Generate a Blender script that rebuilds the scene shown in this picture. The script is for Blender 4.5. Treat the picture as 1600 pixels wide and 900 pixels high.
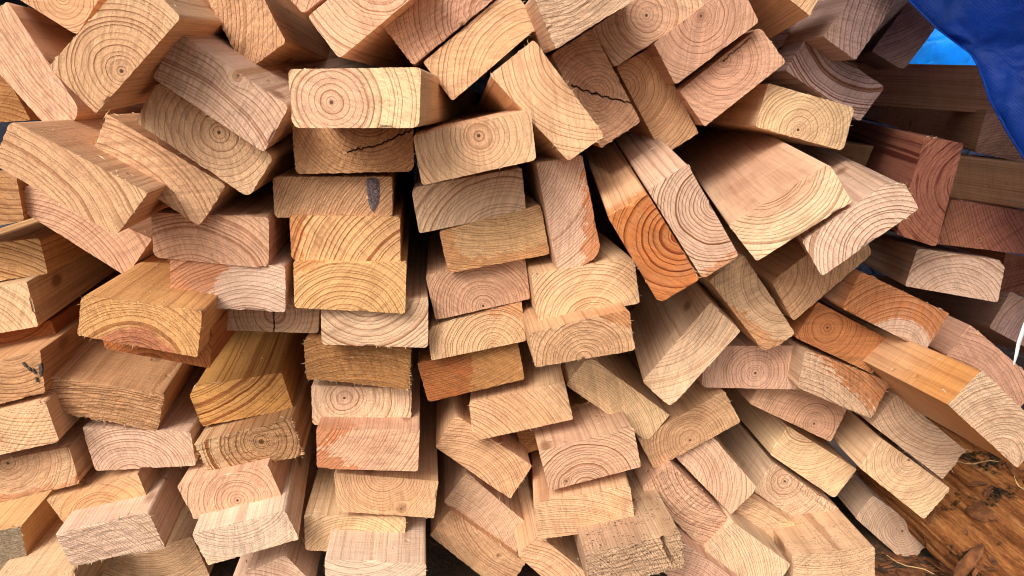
import bpy, bmesh, math, random
import numpy as np
from mathutils import Vector, Matrix, noise as mnoise

random.seed(7)
for o in list(bpy.data.objects): bpy.data.objects.remove(o, do_unlink=True)
scene = bpy.context.scene
COL = scene.collection

# ------------------------------------------------------------------ camera
W, H, LENS, SENS = 1600, 900, 26.0, 36.0
F = W*LENS/SENS
PITCH = math.radians(12.2)
CAM = Vector((0, 0, 0.66))
cd = bpy.data.cameras.new('camera'); cam = bpy.data.objects.new('camera', cd); COL.objects.link(cam)
cd.lens = LENS; cd.sensor_width = SENS; cd.clip_start = .01; cd.clip_end = 300
cam.location = CAM; cam.rotation_euler = (math.pi/2 - PITCH, 0, 0)
scene.camera = cam
RX = Vector((1, 0, 0))
FW = Vector((0, math.cos(PITCH), -math.sin(PITCH)))
UP = Vector((0, math.sin(PITCH), math.cos(PITCH)))
def ray(px, py):                       # ray with unit depth along the optical axis
    return FW + RX*((px-W/2)/F) + UP*(-(py-H/2)/F)
def at(px, py, d): return CAM + ray(px, py)*d

# ------------------------------------------------------------------ light: bright overcast, soft sun from the upper left behind the camera
SUN_DIR = Vector((0.42, 0.78, -0.70)).normalized()      # direction the light travels
elev = math.asin(-SUN_DIR.z); azim = math.atan2(-SUN_DIR.x, -SUN_DIR.y)
wd = bpy.data.worlds.new("World"); scene.world = wd; wd.use_nodes = True
nt = wd.node_tree; bg = nt.nodes['Background']
sky = nt.nodes.new('ShaderNodeTexSky'); sky.sky_type = 'NISHITA'; sky.sun_disc = False
sky.sun_elevation = elev; sky.sun_rotation = azim; sky.dust_density = 4.0; sky.air_density = 1.0; sky.ozone_density = 1.0
hs = nt.nodes.new('ShaderNodeHueSaturation'); hs.inputs['Saturation'].default_value = .45
nt.links.new(sky.outputs[0], hs.inputs['Color']); nt.links.new(hs.outputs[0], bg.inputs[0])
bg.inputs[1].default_value = .10
sl = bpy.data.lights.new('sun', 'SUN'); sl.energy = 1.5; sl.angle = math.radians(28); sl.color = (1, .97, .93)
so = bpy.data.objects.new('sun', sl); COL.objects.link(so)
so.rotation_euler = SUN_DIR.to_track_quat('-Z', 'Y').to_euler(); so.location = (-1, -1, 3)
vs = scene.view_settings
vs.view_transform = 'Standard'; vs.look = 'None'; vs.gamma = 1; vs.exposure = 1.02; vs.use_curve_mapping = False
scene.render.engine = 'CYCLES'
scene.cycles.filter_width = 1.05; scene.cycles.max_bounces = 8; scene.cycles.diffuse_bounces = 4

# ------------------------------------------------------------------ node helpers
def lin(c): return tuple(((x/255)/12.92 if x <= 10 else (((x/255)+.055)/1.055)**2.4) for x in c)
class G:
    def __init__(s, name):
        s.m = bpy.data.materials.new(name); s.m.use_nodes = True
        s.t = s.m.node_tree; s.n = s.t.nodes; s.out = s.n['Material Output']; s.b = s.n['Principled BSDF']
    def set(s, sock, v):
        if isinstance(v, bpy.types.NodeSocket): s.t.links.new(v, sock)
        elif v is not None:
            try: sock.default_value = v
            except Exception: sock.default_value = tuple(v) + (1,)
    def math(s, op, a, b=None, c=None, clamp=False):
        n = s.n.new('ShaderNodeMath'); n.operation = op; n.use_clamp = clamp
        for i, v in enumerate((a, b, c)):
            if v is not None: s.set(n.inputs[i], v)
        return n.outputs[0]
    def vec(s, op, a, b=None, scale=None):
        n = s.n.new('ShaderNodeVectorMath'); n.operation = op
        s.set(n.inputs[0], a)
        if b is not None: s.set(n.inputs[1], b)
        if scale is not None: s.set(n.inputs['Scale'], scale)
        return n.outputs['Value'] if op in ('LENGTH', 'DOT_PRODUCT') else n.outputs[0]
    def sep(s, v):
        n = s.n.new('ShaderNodeSeparateXYZ'); s.set(n.inputs[0], v); return n.outputs
    def comb(s, x, y, z):
        n = s.n.new('ShaderNodeCombineXYZ')
        for i, v in enumerate((x, y, z)): s.set(n.inputs[i], v)
        return n.outputs[0]
    def noise(s, v, scale=1, detail=2, rough=.5, color=False, dim='3D'):
        n = s.n.new('ShaderNodeTexNoise'); n.noise_dimensions = dim
        s.set(n.inputs['W' if dim == '1D' else 'Vector'], v)
        s.set(n.inputs['Scale'], scale); s.set(n.inputs['Detail'], detail); s.set(n.inputs['Roughness'], rough)
        return n.outputs['Color' if color else 0]
    def white(s, w):
        n = s.n.new('ShaderNodeTexWhiteNoise'); n.noise_dimensions = '1D'; s.set(n.inputs['W'], w); return n.outputs['Value']
    def mix(s, f, a, b, mode='MIX'):
        n = s.n.new('ShaderNodeMix'); n.data_type = 'RGBA'; n.blend_type = mode; n.clamp_factor = False
        s.set(n.inputs[0], f); s.set(n.inputs[6], a); s.set(n.inputs[7], b); return n.outputs[2]
    def step(s, v, lo, hi, a=0, b=1):
        n = s.n.new('ShaderNodeMapRange'); n.interpolation_type = 'SMOOTHSTEP'
        for i, x in enumerate((v, lo, hi, a, b)): s.set(n.inputs[i], x)
        return n.outputs[0]
    def ramp(s, f, stops):
        n = s.n.new('ShaderNodeValToRGB'); e = n.color_ramp.elements
        while len(e) < len(stops): e.new(.5)
        for x, (p, v) in zip(e, stops):
            x.position = p; x.color = (v, v, v, 1) if isinstance(v, (int, float)) else tuple(v)+(1,)
        s.set(n.inputs[0], f); return n.outputs[0]
    def oattr(s, name, out='Vector'):
        n = s.n.new('ShaderNodeAttribute'); n.attribute_type = 'OBJECT'; n.attribute_name = name; return n.outputs[out]
    def bump(s, h, dist, strength=1.0):
        n = s.n.new('ShaderNodeBump'); s.set(n.inputs['Height'], h); n.inputs['Distance'].default_value = dist
        n.inputs['Strength'].default_value = strength; s.set(s.b.inputs['Normal'], n.outputs[0])
    def coord(s, which='Object'):
        return s.n.new('ShaderNodeTexCoord').outputs[which]

# ------------------------------------------------------------------ wood: one solid ring field cut by the ends and by the long sides
def wood(name, end):
    g = G(name)
    P = g.vec('SCALE', g.coord(), scale=1000.0)
    pith = g.oattr('pith'); ring = g.oattr('ring'); heart = g.oattr('heart')
    seed = g.sep(pith)[2]; spacing, contrast, rough = g.sep(ring)
    off = g.vec('SCALE', (37.1, 17.7, 91.3), scale=seed)
    Nz = g.vec('ADD', g.vec('MULTIPLY', P, (1, 1, .085)), off)
    Pn = g.vec('ADD', P, off)
    w1 = g.vec('SCALE', g.vec('SUBTRACT', g.noise(Nz, .028, 1, .5, True), (.5, .5, .5)), scale=4.5)
    w2 = g.vec('SCALE', g.vec('SUBTRACT', g.noise(Nz, .13, 2, .5, True), (.5, .5, .5)), scale=g.math('MULTIPLY_ADD', rough, .9, .8))
    w3 = g.vec('SCALE', g.vec('SUBTRACT', g.noise(Pn if end else Nz, .8, 2, .6, True), (.5, .5, .5)), scale=g.math('MULTIPLY_ADD', rough, .55, .18))
    warp = g.vec('ADD', g.vec('ADD', w1, w2), w3)
    px, py, _ = g.sep(pith)
    pc = g.comb(px, py, 0.0)
    flat = g.vec('MULTIPLY', P, (1, 1, 0))
    kn = g.oattr('knot'); kx, ky, kr = g.sep(kn)
    kd = g.vec('SUBTRACT', flat, g.comb(kx, ky, 0.0)); kl = g.math('ADD', g.vec('LENGTH', kd), .01)
    ke = g.math('MULTIPLY', kr, g.math('EXPONENT', g.math('MULTIPLY', -1.0, g.math('POWER', g.math('DIVIDE', kl, g.math('MULTIPLY_ADD', kr, 2.2, .01)), 2.0))))
    push = g.vec('SCALE', kd, scale=g.math('DIVIDE', g.math('MULTIPLY', ke, -1.3), kl))
    rel0 = g.vec('SUBTRACT', flat, pc)
    r0 = g.vec('LENGTH', rel0)
    calm = g.step(r0, 0.0, 14.0, .12, 1.0)                        # rings are truer near the pith
    rel = g.vec('MULTIPLY', g.vec('ADD', g.vec('ADD', rel0, g.vec('SCALE', warp, scale=calm)), push), (1, 1, 0))
    r = g.vec('LENGTH', rel)
    vary = g.noise(g.math('MULTIPLY_ADD', r, .09, g.math('MULTIPLY', seed, 7.7)), 1, 2, .6, dim='1D')
    r2 = g.math('ADD', r, g.math('MULTIPLY', g.math('SUBTRACT', vary, .5), g.math('MULTIPLY', spacing, 2.8)))
    q = g.math('DIVIDE', r2, spacing)
    ph = g.math('FRACT', q)
    rv = g.math('MULTIPLY_ADD', g.white(g.math('ADD', g.math('FLOOR', q), g.math('MULTIPLY', seed, 3.3))), .55, .5)
    late = g.ramp(ph, [(0, .0), (.42, .04), (.72, .28), (.87, .92), (.95, 1.0), (1.0, 0.0)])
    lateness = g.math('MULTIPLY', g.math('MULTIPLY', late, rv), contrast)
    lateness = g.math('MINIMUM', lateness, 1.15)
    tone = g.oattr('tone', 'Color'); sap = g.oattr('sap', 'Color')
    hr, hsft, _ = g.sep(heart)
    fm = g.math('MULTIPLY_ADD', g.math('SUBTRACT', g.noise(Nz, .07, 2), .5), 8.0, r)
    isheart = g.math('SUBTRACT', 1.0, g.step(fm, g.math('SUBTRACT', hr, hsft), g.math('ADD', hr, hsft)))
    base = g.mix(isheart, sap, tone)
    if not end:
        base = g.mix(1.0, base, (1.02, 1.05, 1.10, 1), 'MULTIPLY')
        lateness = g.math('MULTIPLY', lateness, .62)
    col = g.mix(lateness, base, g.mix(1.0, base, (.47, .30, .20, 1), 'MULTIPLY'))
    # broad mottling, rays and pores
    mot = g.noise(Nz if not end else Pn, .045, 3, .6)
    col = g.mix(1.0, col, g.ramp(mot, [(.25, (.84, .80, .76)), (.5, (1, 1, 1)), (.75, (1.10, 1.09, 1.06))]), 'MULTIPLY')
    if end:
        rx, ry, _ = g.sep(rel)
        ang = g.math('ARCTAN2', ry, rx)
        rays = g.noise(g.comb(g.math('MULTIPLY', ang, g.math('MULTIPLY_ADD', g.math('MINIMUM', r, 60.0), .9, 6.0)), g.math('MULTIPLY', r, .10), seed), 1.0, 2, .6)
        col = g.mix(1.0, col, g.ramp(rays, [(.3, .88), (.5, 1.0), (.7, 1.07)]), 'MULTIPLY')
        fib = g.noise(Pn, 1.35, 3, .7)
        col = g.mix(g.math('MULTIPLY_ADD', rough, .3, .5), col, g.mix(1.0, col, g.ramp(fib, [(.32, .50), (.5, 1.0), (.66, 1.40)]), 'MULTIPLY'))
        sx, sy, sz = g.sep(Pn)
        sa = g.math('MULTIPLY', seed, 5.0)
        sawc = g.math('ADD', g.math('MULTIPLY', sx, g.math('COSINE', sa)), g.math('MULTIPLY', sy, g.math('SINE', sa)))
        saw = g.noise(g.comb(g.math('MULTIPLY', sawc, .5), g.math('MULTIPLY', g.math('SUBTRACT', sx, sy), .05), seed), 1.0, 1, .5)
        col = g.mix(.8, col, g.mix(1.0, col, g.ramp(saw, [(.33, .82), (.5, 1.0), (.68, 1.12)]), 'MULTIPLY'))
        # pale lifted fibres on rough sawn ends, brown torn pits
        tornN = g.noise(g.comb(g.math('MULTIPLY', ang, g.math('MULTIPLY_ADD', g.math('MINIMUM', r, 90.0), .22, 2.0)), g.math('MULTIPLY', r, 1.15), seed), .85, 3, .75)
        col = g.mix(g.math('MULTIPLY', rough, g.step(tornN, .58, .70)), col, g.mix(.6, col, (.80, .64, .44, 1)))
        col = g.mix(g.math('MULTIPLY', g.math('MULTIPLY', rough, .8), g.step(tornN, .42, .30)), col, g.mix(1.0, col, (.45, .33, .24, 1), 'MULTIPLY'))
    else:
        X, Y, Z = g.sep(Pn)
        str1 = g.noise(g.comb(g.math('MULTIPLY', X, .5), g.math('MULTIPLY', Y, .5), g.math('MULTIPLY', Z, .012)), 1.0, 4, .65)
        col = g.mix(1.0, col, g.ramp(str1, [(.3, (.80, .74, .68)), (.5, (1, 1, 1)), (.72, (1.10, 1.08, 1.02))]), 'MULTIPLY')
        pl = g.noise(g.comb(g.math('MULTIPLY', X, .03), g.math('MULTIPLY', Y, .03), g.math('MULTIPLY', Z, .16)), 1.0, 1)
        col = g.mix(.35, col, g.mix(1.0, col, g.ramp(pl, [(.35, .86), (.65, 1.08)]), 'MULTIPLY'))
        vk = g.n.new('ShaderNodeTexVoronoi'); vk.feature = 'F1'
        g.set(vk.inputs['Vector'], g.vec('ADD', g.vec('MULTIPLY', P, (1, 1, .45)), off)); vk.inputs['Scale'].default_value = .02
        kk = g.step(vk.outputs['Distance'], .06, .16, 1, 0)
        col = g.mix(g.math('MULTIPLY', kk, .75), col, (.22, .10, .045, 1))
    wz = g.noise(Pn, .022, 4, .65)
    wf = g.math('MULTIPLY', g.step(wz, .47, .68), g.math('MULTIPLY_ADD', g.white(g.math('MULTIPLY', seed, 9.1)), .45, .05))
    col = g.mix(wf, col, g.mix(1.0, col, (.78, .73, .70, 1), 'MULTIPLY'))
    # wet / resin stains: stepped along the rings
    sn = g.noise(Pn, .16, 3, .6)
    def stain(attr, amt):
        n = g.oattr(attr); nx, ny, no = g.sep(n); x, y, z = g.sep(P)
        sd = g.math('SUBTRACT', g.math('ADD', g.math('MULTIPLY', nx, x), g.math('MULTIPLY', ny, y)), no)
        sd = g.math('ADD', sd, g.math('MULTIPLY', g.math('SUBTRACT', sn, .5), 22.0))
        sd = g.math('ADD', sd, g.math('MULTIPLY', g.math('SUBTRACT', g.white(g.math('FLOOR', q)), .5), 5.0))
        sd = g.math('ADD', sd, g.math('MULTIPLY', late, 2.0))
        f = g.math('MULTIPLY', g.step(sd, -.7, .7), amt)
        if not end: f = g.math('MULTIPLY', f, g.math('MULTIPLY', g.step(z, -30.0, -5.0), .8))
        return f
    amt = g.sep(g.oattr('stain_amount'))
    f = g.math('MAXIMUM', stain('stain_a', amt[0]), stain('stain_b', amt[1]))
    rsn = g.step(g.math('ADD', g.math('MULTIPLY', g.math('SUBTRACT', sn, .5), 5.0), g.math('ADD', r, g.math('MULTIPLY', late, 1.2))), g.math('SUBTRACT', amt[2], .6), g.math('ADD', amt[2], .6))
    if not end: rsn = g.math('MULTIPLY', rsn, g.math('MULTIPLY', g.step(g.sep(P)[2], -40.0, -5.0), .85))
    f = g.math('MAXIMUM', f, rsn)
    f = g.math('MULTIPLY', f, g.math('ADD', g.math('MULTIPLY_ADD', g.noise(Pn, .09, 4, .65), .9, .48), g.math('MULTIPLY', late, .2)), clamp=True)
    col = g.mix(f, col, g.mix(1.0, col, (.79, .46, .25, 1), 'MULTIPLY'))
    ex = g.sep(g.oattr('extra'))                       # mould, red streaks, amber side
    if not end:
        zz = g.sep(P)[2]
        af = g.math('MULTIPLY', ex[2], g.math('ADD', .55, g.step(g.math('ADD', zz, g.math('MULTIPLY', sn, 60.0)), -75.0, 20.0, 0, .5)), clamp=True)
        col = g.mix(af, col, g.mix(1.0, col, (.88, .58, .29, 1), 'MULTIPLY'))
    ms = g.noise(Pn, .55 if end else .45, 3, .7)
    mz = g.noise(Pn, .05, 1)
    mf = g.math('MULTIPLY', ex[0], g.math('MULTIPLY', g.step(ms, .57, .63), g.step(mz, .40, .55)))
    col = g.mix(mf, col, (.03, .028, .022, 1))
    rs = g.noise(g.comb(g.math('MULTIPLY', r, .35), g.math('MULTIPLY', g.sep(P)[1], .03), seed), 1.0, 2)
    col = g.mix(g.math('MULTIPLY', ex[1], g.step(rs, .56, .64)), col, (.12, .025, .015, 1))
    # knot and pith
    kin = g.step(g.math('ADD', kl, g.math('MULTIPLY', g.math('SUBTRACT', sn, .5), 2.0)), g.math('MULTIPLY', kr, .55), g.math('MULTIPLY', kr, .95), 1, 0)
    kcol = g.mix(g.math('FRACT', g.math('MULTIPLY', kl, .8)), (.46, .24, .11, 1), (.30, .14, .06, 1))
    kcol = g.mix(g.step(kl, .6, 1.4, 1, 0), kcol, (.06, .03, .02, 1))
    col = g.mix(g.math('MULTIPLY', kin, .8), col, kcol)
    if end:
        rp = g.vec('LENGTH', g.vec('ADD', rel0, g.vec('SCALE', w3, scale=1.5)))
        col = g.mix(g.step(rp, .9, 1.7, .95, 0), col, (.09, .04, .02, 1))
    g.set(g.b.inputs['Base Color'], col)
    g.set(g.b.inputs['Roughness'], g.math('MULTIPLY_ADD', f, -.22, .74 if end else .62))
    g.b.inputs['Specular IOR Level'].default_value = .25
    if end:
        h = g.math('ADD', g.math('MULTIPLY', lateness, .55), g.math('MULTIPLY', g.math('ADD', fib, saw), .55))
        h = g.math('ADD', h, g.math('MULTIPLY', g.math('MULTIPLY', tornN, rough), 1.6))
        g.bump(h, .0008)
    else:
        vd = g.n.new('ShaderNodeTexVoronoi'); vd.feature = 'F1'; vd.inputs['Scale'].default_value = .055
        g.set(vd.inputs['Vector'], g.vec('ADD', g.vec('MULTIPLY', Pn, (1, 1, .8)), w3))
        dn = g.math('MULTIPLY', g.step(vd.outputs['Distance'], .04, .16, 1, 0), g.math('GREATER_THAN', g.sep(vd.outputs['Color'])[0], .55))
        pm = g.noise(g.comb(g.math('MULTIPLY', X, .02), g.math('MULTIPLY', Y, .02), g.math('MULTIPLY', Z, .55)), 1.0, 1)
        hh = g.math('ADD', g.math('MULTIPLY', lateness, .35), g.math('MULTIPLY', str1, .9))
        hh = g.math('ADD', hh, g.math('ADD', g.math('MULTIPLY', pm, .9), g.math('MULTIPLY', dn, -1.6)))
        hh = g.math('ADD', hh, g.math('MULTIPLY', g.noise(g.vec('MULTIPLY', Pn, (1, 1, .15)), 1.2, 2, .6), .5))
        g.bump(hh, .00050)
    return g.m
END = wood('end_grain_wood', True); SIDE = wood('long_grain_wood', False)

def simple(name, rgb, rough=.7, var=.15, scale=60, spec=.3):
    g = G(name)
    n = g.noise(g.coord(), scale, 4, .6)
    c = tuple(rgb)+(1,)
    g.set(g.b.inputs['Base Color'], g.mix(1.0, c, g.ramp(n, [(.3, 1-var), (.7, 1+var)]), 'MULTIPLY'))
    g.b.inputs['Roughness'].default_value = rough; g.b.inputs['Specular IOR Level'].default_value = spec
    g.bump(n, .0005)
    return g.m
FIBRE = simple('pale_wood_fibre', (.66, .48, .29), .8, .2, 300)

TONES = dict(  # heart colour, sapwood colour (sRGB as seen in neutral light, save the mauves)
 pink=((214,164,130),(222,180,142)), pink2=((206,158,132),(214,172,146)), pinktan=((208,158,124),(222,188,150)),
 pinkbrown=((192,138,112),(206,158,128)), pinkbrown2=((202,150,116),(212,164,126)), pinkdeep=((212,158,122),(222,172,134)),
 tan=((212,158,108),(222,176,126)), tan2=((216,166,118),(226,182,132)), tanpale=((214,170,124),(224,184,138)),
 tanbrown=((194,144,96),(206,160,110)), tanbrown2=((200,150,98),(210,164,112)),
 greypink=((206,168,142),(214,180,150)), grey=((188,154,122),(198,166,132)), greytan=((202,168,134),(212,182,146)),
 greycream=((218,184,146),(224,192,154)), palegrey=((214,192,166),(228,198,150)), palegrey2=((204,174,148),(218,190,158)),
 palepink=((212,180,158),(220,190,162)), palepink2=((208,176,152),(216,184,154)),
 cream=((226,190,138),(232,200,146)), cream2=((220,182,136),(230,198,146)), creampale=((228,200,158),(234,208,164)),
 creamtan=((220,176,124),(228,188,136)), creampink=((218,178,142),(226,190,150)), creampink2=((218,176,144),(228,192,154)),
 peach=((220,164,116),(228,180,130)), gold=((222,166,92),(228,176,100)), gold2=((222,172,102),(230,184,114)), goldtan=((212,168,106),(220,178,116)),
 goldbrown=((200,144,76),(212,160,92)), orange=((190,98,48),(196,110,54)), orange2=((222,164,98),(228,174,106)), orange3=((172,100,52),(186,116,62)),
 darkrough=((176,132,90),(198,160,118)), greydirty=((184,148,116),(196,160,124)), goldbrown2=((206,150,84),(216,164,98)), wetheart=((186,118,80),(212,156,98)), red2=((158,100,80),(170,112,84)), ambertan=((208,152,94),(222,178,122)), amberbrown=((180,116,70),(188,126,78)),
 brown2=((194,144,100),(204,154,110)), brown3=((172,120,70),(184,132,80)), brown4=((176,128,84),(186,138,92)), brownpink=((182,132,98),(192,144,108)),
 greybrown=((180,144,104),(196,162,118)), greybrown2=((196,156,112),(206,168,124)), weathered=((142,124,100),(196,150,86)),
 palecentre=((210,176,148),(190,108,62)),
 mauve=((158,128,118),(168,134,116)), mauve2=((164,136,128),(172,142,128)), red=((142,88,68),(162,104,74)),  # mauves put the bluish shade under the tarpaulin into the wood colour
)

MEAN = (216, 173, 141)
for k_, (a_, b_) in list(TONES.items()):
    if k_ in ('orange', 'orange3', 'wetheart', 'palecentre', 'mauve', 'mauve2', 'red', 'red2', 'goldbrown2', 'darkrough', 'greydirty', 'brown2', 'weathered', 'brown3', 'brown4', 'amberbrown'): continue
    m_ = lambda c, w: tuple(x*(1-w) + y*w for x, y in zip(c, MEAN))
    TONES[k_] = (m_(a_, .42), m_(b_, .42))

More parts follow.
